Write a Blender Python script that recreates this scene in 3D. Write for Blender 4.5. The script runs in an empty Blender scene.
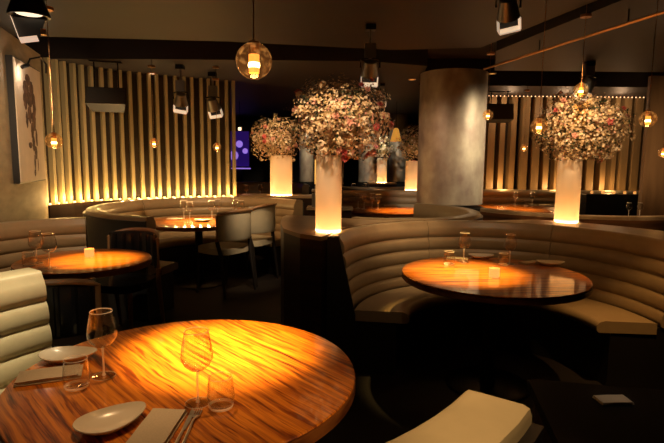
import bpy, bmesh, math, random
from mathutils import Vector, Matrix
random.seed(7)
PI = math.pi
SC = bpy.context.scene
COL = SC.collection

# ------------------------------------------------------------------ camera
F_PX, PITCH, ROLL, EYE = 505.0, 0.122, 0.010, 1.47
cam_data = bpy.data.cameras.new('camera')
cam_data.sensor_width = 36.0
cam_data.lens = F_PX * 36.0 / 664.0
cam_data.clip_start = 0.02
cam = bpy.data.objects.new('camera', cam_data)
COL.objects.link(cam)
cam.matrix_world = Matrix.Translation((0, 0, EYE)) @ Matrix.Rotation(PI/2 - PITCH, 4, 'X') @ Matrix.Rotation(ROLL, 4, 'Z')
SC.camera = cam

# ------------------------------------------------------------------ world, exposure
world = bpy.data.worlds.new('night'); SC.world = world
world.use_nodes = True
world.node_tree.nodes['Background'].inputs[0].default_value = (0.02, 0.012, 0.008, 1)
world.node_tree.nodes['Background'].inputs[1].default_value = 0.0
SC.view_settings.view_transform = 'Standard'
SC.view_settings.look = 'None'
SC.view_settings.exposure = 0.0
SC.view_settings.gamma = 1.0
SC.view_settings.use_curve_mapping = False
SC.cycles.max_bounces = 8
SC.cycles.transmission_bounces = 8
SC.cycles.transparent_max_bounces = 12
SC.cycles.caustics_reflective = False
SC.cycles.caustics_refractive = False
SC.cycles.sample_clamp_indirect = 4.0

WARM = (1.0, 0.60, 0.26)
AMBER = (1.0, 0.47, 0.13)
SOFT = (1.0, 0.74, 0.46)

def spot(loc, target, power, color=WARM, angle=50, blend=0.6, size=0.03):
    d = bpy.data.lights.new('spot_light', 'SPOT')
    d.energy = power; d.color = color; d.spot_size = math.radians(angle); d.spot_blend = blend
    d.shadow_soft_size = size
    o = bpy.data.objects.new('spot_light', d); COL.objects.link(o)
    o.location = loc
    v = Vector(target) - Vector(loc)
    o.rotation_euler = v.to_track_quat('-Z', 'Y').to_euler()
    return o

def point(loc, power, color=WARM, size=0.03):
    d = bpy.data.lights.new('point_light', 'POINT')
    d.energy = power; d.color = color; d.shadow_soft_size = size
    o = bpy.data.objects.new('point_light', d); COL.objects.link(o)
    o.location = loc
    return o

# ceiling spots over each table
spot((-0.60, 2.05, 2.5), (-0.42, 1.86, 0.75), 1350, (1.0, 0.61, 0.15), 27, 1.0)
spot((-0.60, 1.75, 2.5), (-0.55, 1.62, 0.75), 66, (1.0, 0.60, 0.28), 42, 1.0)
spot((-1.62, 3.55, 2.5), (-1.68, 3.52, 0.75), 760, (1.0, 0.60, 0.15), 24, 0.9)
spot((0.95, 3.40, 2.5), (0.86, 3.24, 0.75), 820, (1.0, 0.61, 0.17), 30, 1.0)
spot((-1.55, 5.85, 2.5), (-1.5, 5.75, 0.75), 800, (1.0, 0.60, 0.22), 32, 0.9)
spot((0.95, 7.2, 2.5), (1.05, 7.2, 0.75), 620, (1.0, 0.52, 0.14), 38, 0.9)
spot((3.0, 7.8, 2.5), (2.6, 7.6, 0.75), 380, (1.0, 0.56, 0.18), 46, 0.9)
# seats, rims and flowers
spot((-0.80, 2.3, 2.5), (-1.45, 1.9, 0.72), 230, (1.0, 0.82, 0.50), 34, 1.0)
spot((0.12, 0.35, 2.5), (0.33, 0.95, 0.96), 105, (1.0, 0.60, 0.26), 22, 0.9)
spot((0.35, 2.6, 2.5), (0.45, 3.9, 0.95), 30, (1.0, 0.70, 0.42), 55, 1.0)
spot((1.7, 2.5, 2.5), (1.90, 3.25, 0.40), 150, (1.0, 0.52, 0.16), 26, 1.0)
spot((1.3, 2.9, 2.5), (1.35, 4.3, 0.95), 13, (1.0, 0.66, 0.36), 52, 1.0)
spot((-2.0, 2.9, 2.5), (-2.45, 4.0, 0.8), 95, (1.0, 0.68, 0.40), 44, 1.0)
spot((-1.6, 5.0, 2.5), (-2.2, 6.4, 0.7), 130, (1.0, 0.66, 0.34), 55, 1.0)
spot((-0.8, 5.0, 2.5), (-1.0, 6.7, 0.7), 130, (1.0, 0.60, 0.28), 55, 1.0)
spot((-0.35, 4.3, 2.5), (-0.80, 5.40, 0.85), 190, (1.0, 0.68, 0.40), 22, 1.0)  # added spot, no fitting, brightens the pale chairs
spot((-0.35, 2.3, 2.45), (0.02, 3.45, 1.62), 150, (1.0, 0.68, 0.38), 30, 0.8)
spot((1.4, 3.0, 2.45), (2.1, 4.3, 1.65), 190, (1.0, 0.68, 0.36), 30, 0.8)
spot((-0.6, 5.9, 2.5), (-0.78, 7.15, 1.7), 110, (1.0, 0.68, 0.36), 36, 0.8)
spot((0.7, 4.4, 2.5), (1.2, 5.6, 0.9), 45, (1.0, 0.70, 0.40), 50, 1.0)
spot((0.3, 3.8, 2.5), (0.5, 4.25, 0.96), 100, (1.0, 0.66, 0.34), 40, 1.0)
spot((1.9, 5.0, 2.45), (3.0, 5.2, 0.9), 70, (1.0, 0.56, 0.24), 80, 1.0)
spot((1.2, 1.9, 2.4), (0.87, 1.48, 0.76), 14, (1.0, 0.8, 0.6), 7, 1.0)  # added narrow spot, no fitting, brightens the counter napkin
# big column: warm raking light from the right, softer from the left
spot((2.75, 5.3, 2.4), (1.85, 6.5, 1.5), 260, (1.0, 0.84, 0.56), 60, 1.0, 0.12)
spot((0.2, 5.1, 2.4), (1.3, 6.5, 1.4), 60, (1.0, 0.66, 0.42), 46, 1.0, 0.15)
spot((3.2, 5.2, 1.2), (4.4, 6.6, 1.7), 90, (1.0, 0.62, 0.3), 60, 1.0, 0.1)  # added light without a fitting, brightens the brown pier at right
# added spot without a fitting, brightens the edge of the nearest table
spot((1.25, 0.55, 2.4), (-0.02, 1.38, 0.70), 90, (1.0, 0.58, 0.24), 17, 1.0)
# added spots without fittings, for highlights on the glossy chair backs
spot((-1.2, 1.2, 2.3), (-1.45, 2.4, 0.75), 22, (1.0, 0.8, 0.6), 20, 1.0)
spot((-1.75, 3.0, 2.3), (-1.74, 4.3, 0.8), 16, (1.0, 0.8, 0.6), 24, 1.0)
# concrete pier
spot((-1.9, 3.4, 2.5), (-3.0, 4.8, 1.3), 85, (1.0, 0.66, 0.34), 60, 1.0)

# ------------------------------------------------------------------ pixel -> place helpers
def ray(u, v):
    a = (u-332)/F_PX; b = -(v-221.5)/F_PX
    cr, sr = math.cos(ROLL), math.sin(ROLL)
    X = cr*a - sr*b; Z = sr*a + cr*b
    c, s = math.cos(PITCH), math.sin(PITCH)
    return Vector((X, c + s*Z, -s + c*Z))
def at(u, v, z):
    d = ray(u, v); return Vector((0, 0, EYE)) + d*((z-EYE)/d.z)
def aty(u, v, y):
    d = ray(u, v); return Vector((0, 0, EYE)) + d*(y/d.y)

# ------------------------------------------------------------------ materials
def new_mat(name):
    m = bpy.data.materials.new(name); m.use_nodes = True
    nt = m.node_tree; b = nt.nodes['Principled BSDF']
    return m, nt, b
def plain(name, col, rough=0.5, metal=0.0, spec=0.5, noise=0.0, nscale=20.0, bump=0.0, coat=0.0, stretch=None):
    m, nt, b = new_mat(name)
    b.inputs['Base Color'].default_value = (*col, 1)
    b.inputs['Roughness'].default_value = rough
    b.inputs['Metallic'].default_value = metal
    b.inputs['Specular IOR Level'].default_value = spec
    b.inputs['Coat Weight'].default_value = coat
    if noise or bump:
        tc = nt.nodes.new('ShaderNodeTexCoord'); n = nt.nodes.new('ShaderNodeTexNoise')
        n.inputs['Scale'].default_value = nscale; n.inputs['Detail'].default_value = 5
        mp = nt.nodes.new('ShaderNodeMapping')
        if stretch: mp.inputs['Scale'].default_value = stretch
        nt.links.new(tc.outputs['Object'], mp.inputs[0]); nt.links.new(mp.outputs[0], n.inputs['Vector'])
        if noise:
            r = nt.nodes.new('ShaderNodeValToRGB')
            r.color_ramp.elements[0].color = (*[c*(1-noise) for c in col], 1)
            r.color_ramp.elements[1].color = (*[min(1, c*(1+noise)) for c in col], 1)
            r.color_ramp.elements[0].position = 0.3; r.color_ramp.elements[1].position = 0.7
            nt.links.new(n.outputs['Fac'], r.inputs[0]); nt.links.new(r.outputs[0], b.inputs['Base Color'])
        if bump:
            bp = nt.nodes.new('ShaderNodeBump'); bp.inputs['Strength'].default_value = bump
            bp.inputs['Distance'].default_value = 0.004
            nt.links.new(n.outputs['Fac'], bp.inputs['Height']); nt.links.new(bp.outputs[0], b.inputs['Normal'])
    return m
def emit(name, col, strength):
    m, nt, b = new_mat(name)
    b.inputs['Base Color'].default_value = (*col, 1)
    b.inputs['Emission Color'].default_value = (*col, 1)
    b.inputs['Emission Strength'].default_value = strength
    return m
def thin_glass(name, tint=(1, 1, 1), rough=0.04, gain=1.0, sparkle=0.0):
    m = bpy.data.materials.new(name); m.use_nodes = True; nt = m.node_tree
    for n in list(nt.nodes): nt.nodes.remove(n)
    out = nt.nodes.new('ShaderNodeOutputMaterial')
    tr = nt.nodes.new('ShaderNodeBsdfTransparent'); tr.inputs[0].default_value = (*tint, 1)
    gl = nt.nodes.new('ShaderNodeBsdfGlossy'); gl.inputs['Roughness'].default_value = rough
    lw = nt.nodes.new('ShaderNodeLayerWeight'); lw.inputs['Blend'].default_value = 0.5
    pw = nt.nodes.new('ShaderNodeMath'); pw.operation = 'POWER'; pw.inputs[1].default_value = 3.5
    nt.links.new(lw.outputs['Facing'], pw.inputs[0])
    mu = nt.nodes.new('ShaderNodeMath'); mu.operation = 'MULTIPLY_ADD'; mu.inputs[1].default_value = 0.28*gain; mu.inputs[2].default_value = 0.022*gain; mu.use_clamp = True
    nt.links.new(pw.outputs[0], mu.inputs[0])
    mx = nt.nodes.new('ShaderNodeMixShader')
    nt.links.new(mu.outputs[0], mx.inputs[0]); nt.links.new(tr.outputs[0], mx.inputs[1]); nt.links.new(gl.outputs[0], mx.inputs[2])
    last = mx.outputs[0]
    if sparkle:  # glints and glow of the globe painted as noisy emission
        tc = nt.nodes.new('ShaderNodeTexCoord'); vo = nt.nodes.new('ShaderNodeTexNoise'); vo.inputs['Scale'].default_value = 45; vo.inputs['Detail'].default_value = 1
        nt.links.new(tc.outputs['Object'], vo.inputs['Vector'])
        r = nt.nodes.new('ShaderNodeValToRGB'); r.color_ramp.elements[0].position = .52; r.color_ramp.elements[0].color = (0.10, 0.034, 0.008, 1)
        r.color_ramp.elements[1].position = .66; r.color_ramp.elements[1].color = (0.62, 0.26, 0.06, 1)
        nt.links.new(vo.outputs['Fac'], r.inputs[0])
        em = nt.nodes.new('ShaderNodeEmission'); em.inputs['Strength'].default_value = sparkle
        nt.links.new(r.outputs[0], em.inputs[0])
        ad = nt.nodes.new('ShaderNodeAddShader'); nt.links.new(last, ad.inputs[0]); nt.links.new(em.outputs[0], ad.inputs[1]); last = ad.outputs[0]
    nt.links.new(last, out.inputs[0])
    return m
def wood_table(name, angle):
    m, nt, b = new_mat(name)
    tc = nt.nodes.new('ShaderNodeTexCoord'); mp = nt.nodes.new('ShaderNodeMapping')
    mp.inputs['Rotation'].default_value = (0, 0, -angle)
    nt.links.new(tc.outputs['Object'], mp.inputs[0])
    s1 = nt.nodes.new('ShaderNodeMapping'); s1.inputs['Scale'].default_value = (2.4, 64, 1)
    s2 = nt.nodes.new('ShaderNodeMapping'); s2.inputs['Scale'].default_value = (5.0, 85, 1)
    # gentle waviness of the grain
    wv = nt.nodes.new('ShaderNodeTexNoise'); wv.inputs['Scale'].default_value = 3.0; wv.inputs['Detail'].default_value = 2
    nt.links.new(mp.outputs[0], wv.inputs['Vector'])
    mx = nt.nodes.new('ShaderNodeVectorMath'); mx.operation = 'MULTIPLY_ADD'
    mx.inputs[1].default_value = (0.0, 0.04, 0)
    nt.links.new(wv.outputs['Color'], mx.inputs[0]); nt.links.new(mp.outputs[0], mx.inputs[2])
    nt.links.new(mx.outputs[0], s1.inputs[0]); nt.links.new(mx.outputs[0], s2.inputs[0])
    n1 = nt.nodes.new('ShaderNodeTexNoise'); n1.inputs['Scale'].default_value = 1; n1.inputs['Detail'].default_value = 4; n1.inputs['Roughness'].default_value = 0.6
    n2 = nt.nodes.new('ShaderNodeTexNoise'); n2.inputs['Scale'].default_value = 1; n2.inputs['Detail'].default_value = 3
    nt.links.new(s1.outputs[0], n1.inputs['Vector']); nt.links.new(s2.outputs[0], n2.inputs['Vector'])
    r1 = nt.nodes.new('ShaderNodeValToRGB'); e = r1.color_ramp.elements
    e[0].position = 0.31; e[0].color = (0.075, 0.014, 0.003, 1)
    e[1].position = 0.60; e[1].color = (0.80, 0.26, 0.018, 1)
    k = r1.color_ramp.elements.new(0.41); k.color = (0.44, 0.105, 0.008, 1)
    nt.links.new(n1.outputs['Fac'], r1.inputs[0])
    r2 = nt.nodes.new('ShaderNodeValToRGB'); e = r2.color_ramp.elements
    e[0].position = 0.37; e[0].color = (0.42, 0.28, 0.20, 1); e[1].position = 0.46; e[1].color = (1, 1, 1, 1)
    nt.links.new(n2.outputs['Fac'], r2.inputs[0])
    mm = nt.nodes.new('ShaderNodeMix'); mm.data_type = 'RGBA'; mm.blend_type = 'MULTIPLY'; mm.inputs[0].default_value = 1
    nt.links.new(r1.outputs[0], mm.inputs[6]); nt.links.new(r2.outputs[0], mm.inputs[7])
    nt.links.new(mm.outputs[2], b.inputs['Base Color'])
    b.inputs['Roughness'].default_value = 0.42; b.inputs['Specular IOR Level'].default_value = 0.3
    b.inputs['Coat Weight'].default_value = 0.9; b.inputs['Coat Roughness'].default_value = 0.05
    return m
def veneer(name, c0, c1, rough=0.35, scale=(1.2, 1.2, 22)):
    m, nt, b = new_mat(name)
    tc = nt.nodes.new('ShaderNodeTexCoord'); mp = nt.nodes.new('ShaderNodeMapping'); mp.inputs['Scale'].default_value = scale
    n = nt.nodes.new('ShaderNodeTexNoise'); n.inputs['Scale'].default_value = 1.0; n.inputs['Detail'].default_value = 5
    r = nt.nodes.new('ShaderNodeValToRGB')
    r.color_ramp.elements[0].position = 0.35; r.color_ramp.elements[0].color = (*c0, 1)
    r.color_ramp.elements[1].position = 0.65; r.color_ramp.elements[1].color = (*c1, 1)
    nt.links.new(tc.outputs['Object'], mp.inputs[0]); nt.links.new(mp.outputs[0], n.inputs['Vector'])
    nt.links.new(n.outputs['Fac'], r.inputs[0]); nt.links.new(r.outputs[0], b.inputs['Base Color'])
    b.inputs['Roughness'].default_value = rough
    return m
def frosted(name):
    m = bpy.data.materials.new(name); m.use_nodes = True; nt = m.node_tree
    for n in list(nt.nodes): nt.nodes.remove(n)
    out = nt.nodes.new('ShaderNodeOutputMaterial')
    tr = nt.nodes.new('ShaderNodeBsdfTranslucent'); tr.inputs[0].default_value = (0.95, 0.86, 0.74, 1)
    df = nt.nodes.new('ShaderNodeBsdfDiffuse'); df.inputs[0].default_value = (0.80, 0.68, 0.56, 1)
    gl = nt.nodes.new('ShaderNodeBsdfGlossy'); gl.inputs['Roughness'].default_value = 0.25
    a = nt.nodes.new('ShaderNodeMixShader'); a.inputs[0].default_value = 0.45
    nt.links.new(tr.outputs[0], a.inputs[1]); nt.links.new(df.outputs[0], a.inputs[2])
    c = nt.nodes.new('ShaderNodeMixShader'); c.inputs[0].default_value = 0.05
    nt.links.new(a.outputs[0], c.inputs[1]); nt.links.new(gl.outputs[0], c.inputs[2])
    nt.links.new(c.outputs[0], out.inputs[0])
    return m

M = {}
M['floor'] = plain('dark_carpet', (0.010, 0.007, 0.005), 0.55, noise=0.4, nscale=60)
M['ceiling'] = plain('dark_brown_ceiling', (0.014, 0.0072, 0.0038), 0.6, noise=0.12, nscale=3)
M['void'] = plain('black_plenum', (0.006, 0.004, 0.003), 0.9)
M['wall_dark'] = plain('dark_wall', (0.022, 0.014, 0.009), 0.7, noise=0.2, nscale=4)
M['concrete'] = plain('board_marked_concrete', (0.30, 0.23, 0.14), 0.75, noise=0.18, nscale=5, bump=0.4, stretch=(1, 1, 3))
M['slat'] = plain('painted_slat', (0.46, 0.36, 0.18), 0.45, noise=0.08, nscale=12, stretch=(1, 1, .2))
M['slat_back'] = plain('brown_backing', (0.055, 0.036, 0.016), 0.6)
M['slat_right'] = plain('tan_slat', (0.33, 0.23, 0.115), 0.4, noise=0.15, nscale=9, stretch=(1, 1, .2))
M['leather'] = plain('tan_leather', (0.30, 0.215, 0.12), 0.34, noise=0.06, nscale=14, bump=0.12)
M['leather_green'] = plain('grey_olive_leather', (0.47, 0.39, 0.24), 0.36, noise=0.05, nscale=14, bump=0.12)
M['leather_far'] = plain('brown_grey_leather', (0.30, 0.20, 0.12), 0.45, noise=0.08, nscale=10)
M['leather_pale'] = plain('pale_leather', (0.46, 0.42, 0.30), 0.45, noise=0.05, nscale=14)
M['black_leather'] = plain('black_leather', (0.02, 0.02, 0.021), 0.2, noise=0.1, nscale=30)
M['black_gloss'] = plain('black_gloss_leather', (0.015, 0.015, 0.016), 0.12)
M['tan_frame'] = plain('tan_chair_frame', (0.34, 0.19, 0.085), 0.4, noise=0.1)
M['plinth'] = plain('black_plinth', (0.008, 0.006, 0.005), 0.5)
M['panel'] = veneer('dark_walnut_panel', (0.018, 0.009, 0.005), (0.04, 0.018, 0.009), 0.3)
M['panel_red'] = veneer('red_brown_veneer', (0.05, 0.02, 0.008), (0.17, 0.07, 0.028), 0.28)
M['counter'] = plain('black_brown_lacquer', (0.004, 0.0022, 0.0012), 0.7, spec=.06)
M['outer_grey'] = plain('dark_grey_panel', (0.035, 0.034, 0.030), 0.4)
M['ledge'] = plain('brown_stone_ledge', (0.28, 0.185, 0.10), 0.35, noise=0.1, nscale=10)
M['wood_F'] = wood_table('figured_wood_near', -0.82)
M['wood_R'] = wood_table('figured_wood_right', 0.1)
M['wood_L'] = wood_table('figured_wood_left', 0.5)
M['table_edge'] = veneer('table_edge_wood', (0.12, 0.035, 0.01), (0.30, 0.11, 0.03), 0.3, (8, 8, 40))
M['black_metal'] = plain('black_metal', (0.012, 0.011, 0.010), 0.35, metal=0.6)
M['grey_metal'] = plain('grey_metal', (0.30, 0.29, 0.27), 0.35, metal=0.9)
M['copper'] = plain('copper', (0.55, 0.26, 0.10), 0.35, metal=0.9)
M['steel'] = plain('polished_steel', (0.72, 0.66, 0.58), 0.33, metal=0.85)
M['glass'] = thin_glass('clear_glass', (0.97, 0.97, 0.97), 0.045, 3.0)
def edge_glass():  # pale diffuse colour paints the bright glints on rims, stems and feet
    m = bpy.data.materials.new('glass_edge_painted_glint'); m.use_nodes = True; nt = m.node_tree
    for n in list(nt.nodes): nt.nodes.remove(n)
    out = nt.nodes.new('ShaderNodeOutputMaterial'); tr = nt.nodes.new('ShaderNodeBsdfTransparent')
    df = nt.nodes.new('ShaderNodeBsdfDiffuse'); df.inputs[0].default_value = (0.95, 0.92, 0.86, 1)
    tl = nt.nodes.new('ShaderNodeBsdfTranslucent'); tl.inputs[0].default_value = (0.95, 0.92, 0.86, 1)
    a = nt.nodes.new('ShaderNodeAddShader'); nt.links.new(df.outputs[0], a.inputs[0]); nt.links.new(tl.outputs[0], a.inputs[1])
    mx = nt.nodes.new('ShaderNodeMixShader'); mx.inputs[0].default_value = 0.42
    nt.links.new(tr.outputs[0], mx.inputs[1]); nt.links.new(a.outputs[0], mx.inputs[2]); nt.links.new(mx.outputs[0], out.inputs[0])
    return m
M['glass_edge'] = edge_glass()
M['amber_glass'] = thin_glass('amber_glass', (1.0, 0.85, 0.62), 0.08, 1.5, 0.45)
M['china'] = plain('cream_china', (0.80, 0.70, 0.55), 0.25)
M['linen'] = plain('beige_linen', (0.66, 0.54, 0.38), 0.85, noise=0.05, nscale=200, bump=0.2)
M['frost'] = frosted('frosted_glass')
M['bulb'] = emit('pendant_filament', (1.0, 0.40, 0.07), 1.5)
M['core'] = emit('hot_filament', (1.0, 0.80, 0.40), 9)
M['bulb_far'] = emit('pendant_far_glow', (1.0, 0.50, 0.14), 6)
M['led'] = emit('warm_led', (1.0, 0.66, 0.22), 5)
M['vase_base'] = emit('vase_lamp', (1.0, 0.62, 0.26), 40)
M['lens'] = emit('lamp_lens', (1.0, 0.80, 0.55), 1.3)
M['visor'] = emit('visor_painted_glow', (1.0, 0.80, 0.58), 0.38)  # emission paints the lamp light falling on the visor faces
M['votive_glass'] = emit('jar_painted_candle_glow', (1.0, 0.42, 0.10), 0.95)  # candle glow through the jar painted as emission
M['candle'] = emit('candle_flame', (1.0, 0.55, 0.16), 7)
M['purple'] = emit('purple_screen_light', (0.10, 0.03, 0.6), 0.12)
M['purple2'] = emit('violet_screen_light', (0.45, 0.25, 1.0), 0.7)
M['gold_glow'] = emit('gold_glow', (1.0, 0.50, 0.10), 1.0)
M['canvas'] = plain('canvas_print', (0.62, 0.50, 0.38), 0.8, noise=0.06, nscale=8)
M['print_dark'] = plain('print_dark', (0.10, 0.05, 0.032), 0.8, noise=0.8, nscale=14)
M['cream_petal'] = plain('cream_petal', (0.62, 0.44, 0.25), 0.7)
M['white_petal'] = plain('white_petal', (0.72, 0.57, 0.40), 0.7)
M['straw_petal'] = plain('straw_petal', (0.40, 0.27, 0.12), 0.7)
M['pink_petal'] = plain('pink_petal', (0.62, 0.13, 0.12), 0.7)
M['blush_petal'] = plain('blush_petal', (0.66, 0.33, 0.24), 0.7)
M['leaf'] = plain('dark_leaf', (0.035, 0.045, 0.015), 0.6)
M['twig'] = plain('twig', (0.10, 0.06, 0.03), 0.8)
# brushed, mottled metal of the big column
def column_metal():
    m, nt, b = new_mat('brushed_column_metal')
    tc = nt.nodes.new('ShaderNodeTexCoord'); mp = nt.nodes.new('ShaderNodeMapping'); mp.inputs['Scale'].default_value = (2, 2, 1.2)
    n = nt.nodes.new('ShaderNodeTexNoise'); n.inputs['Scale'].default_value = 3.5; n.inputs['Detail'].default_value = 6
    n2 = nt.nodes.new('ShaderNodeTexNoise'); n2.inputs['Scale'].default_value = 2.2; n2.inputs['Detail'].default_value = 4
    nt.links.new(tc.outputs['Object'], mp.inputs[0]); nt.links.new(mp.outputs[0], n.inputs['Vector'])
    nt.links.new(tc.outputs['Object'], n2.inputs['Vector'])
    r = nt.nodes.new('ShaderNodeValToRGB'); r.color_ramp.elements[0].position = .3; r.color_ramp.elements[1].position = .7
    r.color_ramp.elements[0].color = (0.19, 0.115, 0.095, 1); r.color_ramp.elements[1].color = (0.56, 0.47, 0.34, 1)
    a = nt.nodes.new('ShaderNodeMath'); a.operation = 'ADD'
    h = nt.nodes.new('ShaderNodeMath'); h.operation = 'MULTIPLY'; h.inputs[1].default_value = 0.5
    nt.links.new(n.outputs['Fac'], a.inputs[0]); nt.links.new(n2.outputs['Fac'], a.inputs[1])
    nt.links.new(a.outputs[0], h.inputs[0]); nt.links.new(h.outputs[0], r.inputs[0])
    nt.links.new(r.outputs[0], b.inputs['Base Color'])
    b.inputs['Metallic'].default_value = 0.4; b.inputs['Roughness'].default_value = 0.5
    return m
M['column'] = column_metal()

# ------------------------------------------------------------------ mesh builder
class MB:
    def __init__(s): s.v = []; s.f = []; s.m = []; s.mi = 0
    def add(s, vs, fs, xf=None):
        o = len(s.v)
        for p in vs:
            p = Vector(p)
            s.v.append(tuple(xf @ p) if xf else tuple(p))
        for f in fs: s.f.append([i+o for i in f]); s.m.append(s.mi)
        return s
    def box(s, x0, x1, y0, y1, z0, z1, xf=None):
        vs = [(x, y, z) for z in (z0, z1) for y in (y0, y1) for x in (x0, x1)]
        return s.add(vs, [(0,2,3,1), (4,5,7,6), (0,1,5,4), (2,6,7,3), (0,4,6,2), (1,3,7,5)], xf)
    def prism(s, poly, z0, z1, xf=None):
        n = len(poly); vs = [(x, y, z0) for x, y in poly] + [(x, y, z1) for x, y in poly]
        fs = [tuple(reversed(range(n))), tuple(range(n, 2*n))] + [(i, (i+1) % n, n+(i+1) % n, n+i) for i in range(n)]
        return s.add(vs, fs, xf)
    def lathe(s, prof, n=32, xf=None, cap0=True, cap1=True):
        vs = []; fs = []
        for r, z in prof:
            for i in range(n):
                a = 2*PI*i/n; vs.append((r*math.cos(a), r*math.sin(a), z))
        for k in range(len(prof)-1):
            for i in range(n):
                j = (i+1) % n; fs.append((k*n+i, k*n+j, (k+1)*n+j, (k+1)*n+i))
        if cap0: fs.append(tuple(reversed(range(n))))
        if cap1: fs.append(tuple(range((len(prof)-1)*n, len(prof)*n)))
        return s.add(vs, fs, xf)
    def tube(s, pts, r, n=8, xf=None):
        pts = [Vector(p) for p in pts]; vs = []; fs = []
        rs = r if isinstance(r, (list, tuple)) else [r]*len(pts)
        up = Vector((0, 0, 1))
        for k, p in enumerate(pts):
            t = (pts[min(k+1, len(pts)-1)] - pts[max(k-1, 0)]).normalized()
            a = t.cross(up)
            if a.length < 1e-3: a = t.cross(Vector((1, 0, 0)))
            a.normalize(); b = a.cross(t)
            for i in range(n):
                q = 2*PI*i/n; vs.append(p + a*math.cos(q)*rs[k] + b*math.sin(q)*rs[k])
        for k in range(len(pts)-1):
            for i in range(n):
                j = (i+1) % n; fs.append((k*n+i, k*n+j, (k+1)*n+j, (k+1)*n+i))
        fs.append(tuple(reversed(range(n)))); fs.append(tuple(range((len(pts)-1)*n, len(pts)*n)))
        return s.add(vs, fs, xf)
    def sweep(s, prof, a0, a1, n=40, cx=0, cy=0):
        """closed (r,z) outline carried round an arc, ends capped"""
        k = len(prof); vs = []; fs = []
        for i in range(n+1):
            a = a0 + (a1-a0)*i/n; c, q = math.cos(a), math.sin(a)
            for r, z in prof: vs.append((cx + r*c, cy + r*q, z))
        for i in range(n):
            for j in range(k):
                l = (j+1) % k; fs.append((i*k+j, i*k+l, (i+1)*k+l, (i+1)*k+j))
        fs.append(tuple(range(k))); fs.append(tuple(reversed(range(n*k, n*k+k))))
        return s.add(vs, fs)
    def sphere(s, c, r, n=12, sc=(1, 1, 1)):
        prof = [(max(1e-4, r*math.sin(PI*i/n)), -r*math.cos(PI*i/n)) for i in range(n+1)]
        return s.lathe(prof, 2*n, Matrix.Translation(c) @ Matrix.Diagonal((*sc, 1)), False, False)
    def build(s, name, mat, parent=None, loc=None, rot=None, smooth=True, sharp=35, label=None):
        me = bpy.data.meshes.new(name); me.from_pydata(s.v, [], s.f)
        mats = mat if isinstance(mat, (list, tuple)) else [mat]
        for x in mats: me.materials.append(x)
        if len(mats) > 1: me.polygons.foreach_set('material_index', s.m)
        bm = bmesh.new(); bm.from_mesh(me); bmesh.ops.recalc_face_normals(bm, faces=bm.faces[:]); bm.to_mesh(me); bm.free()
        if smooth:
            me.polygons.foreach_set('use_smooth', [True]*len(me.polygons))
            me.set_sharp_from_angle(angle=math.radians(sharp))
        me.update()
        o = bpy.data.objects.new(name, me); COL.objects.link(o)
        if parent: o.parent = parent
        if loc is not None: o.location = loc
        if rot is not None: o.rotation_euler = rot
        if label: o['label'] = label
        return o

def tag(o, label, cat, group=None):
    o['label'] = label; o['category'] = cat
    if group: o['group'] = group
    return o
def empty(name, loc, label, cat, group=None, rz=0):
    o = bpy.data.objects.new(name, None); COL.objects.link(o); o.empty_display_size = 0.1
    o.location = loc; o.rotation_euler = (0, 0, rz)
    return tag(o, label, cat, group)
def structure(o): o['kind'] = 'structure'; return o
def copy_tree(o, parent=None):
    c = o.copy(); COL.objects.link(c)
    if parent: c.parent = parent
    for ch in list(o.children): copy_tree(ch, c)
    return c
class Repeat:
    """first call uses the original, later calls copy it part by part"""
    def __init__(s, maker): s.maker = maker; s.first = None
    def put(s, loc, rz, label, cat, group=None, scale=None):
        if s.first is None: s.first = o = s.maker()
        else: o = copy_tree(s.first)
        o.location = loc; o.rotation_euler = (0, 0, rz)
        o.scale = (scale,)*3 if scale else (1, 1, 1)
        if 'group' in o.keys(): del o['group']
        return tag(o, label, cat, group)
def holder(name):
    o = bpy.data.objects.new(name, None); COL.objects.link(o); o.empty_display_size = 0.1; return o

R = math.radians
# ================================================================== ROOM SHELL
structure(MB().box(-5.2, 6.6, -1.6, 15.2, -0.1, 0).build('floor', M['floor'], smooth=False))
structure(MB().box(-5.2, 6.6, -1.6, 15.2, 2.95, 3.05).build('ceiling', M['void'], smooth=False))
near_panel = [(-5.1, -1.5), (2.2, -1.5), (1.9, 3.3), (1.45, 5.15), (0.6, 5.3), (-1, 5.0), (-2.6, 4.88), (-5.1, 4.9)]
right_panel = [(2.3, -1.5), (6.5, -1.5), (6.5, 6.3), (1.95, 6.3), (1.62, 5.2), (2.0, 3.3)]
far_panel = [(-5.1, 5.95), (-2, 5.85), (0.4, 5.85), (1.1, 6.1), (1.25, 7.6), (6.5, 7.6), (6.5, 15.1), (-5.1, 15.1)]
structure(MB().prism(near_panel, 2.58, 2.9499).build('ceiling_near', M['ceiling'], smooth=False))
structure(MB().prism(right_panel, 2.56, 2.9499).build('ceiling_right', M['ceiling'], smooth=False))
structure(MB().prism(far_panel, 2.57, 2.9499).build('ceiling_far', M['ceiling'], smooth=False))
structure(MB().box(-5.2, -5.1, -1.6, 15.2, 0, 2.95).build('wall_left', M['wall_dark'], smooth=False))
structure(MB().box(6.5, 6.6, -1.6, 15.2, 0, 2.95).build('wall_right', M['wall_dark'], smooth=False))
structure(MB().box(-5.1, 6.5, 15.1, 15.2, 0, 2.95).build('wall_back', M['wall_dark'], smooth=False))
structure(MB().box(-5.1, 6.5, -1.6, -1.5, 0, 2.95).build('wall_front', M['wall_dark'], smooth=False))
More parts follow.
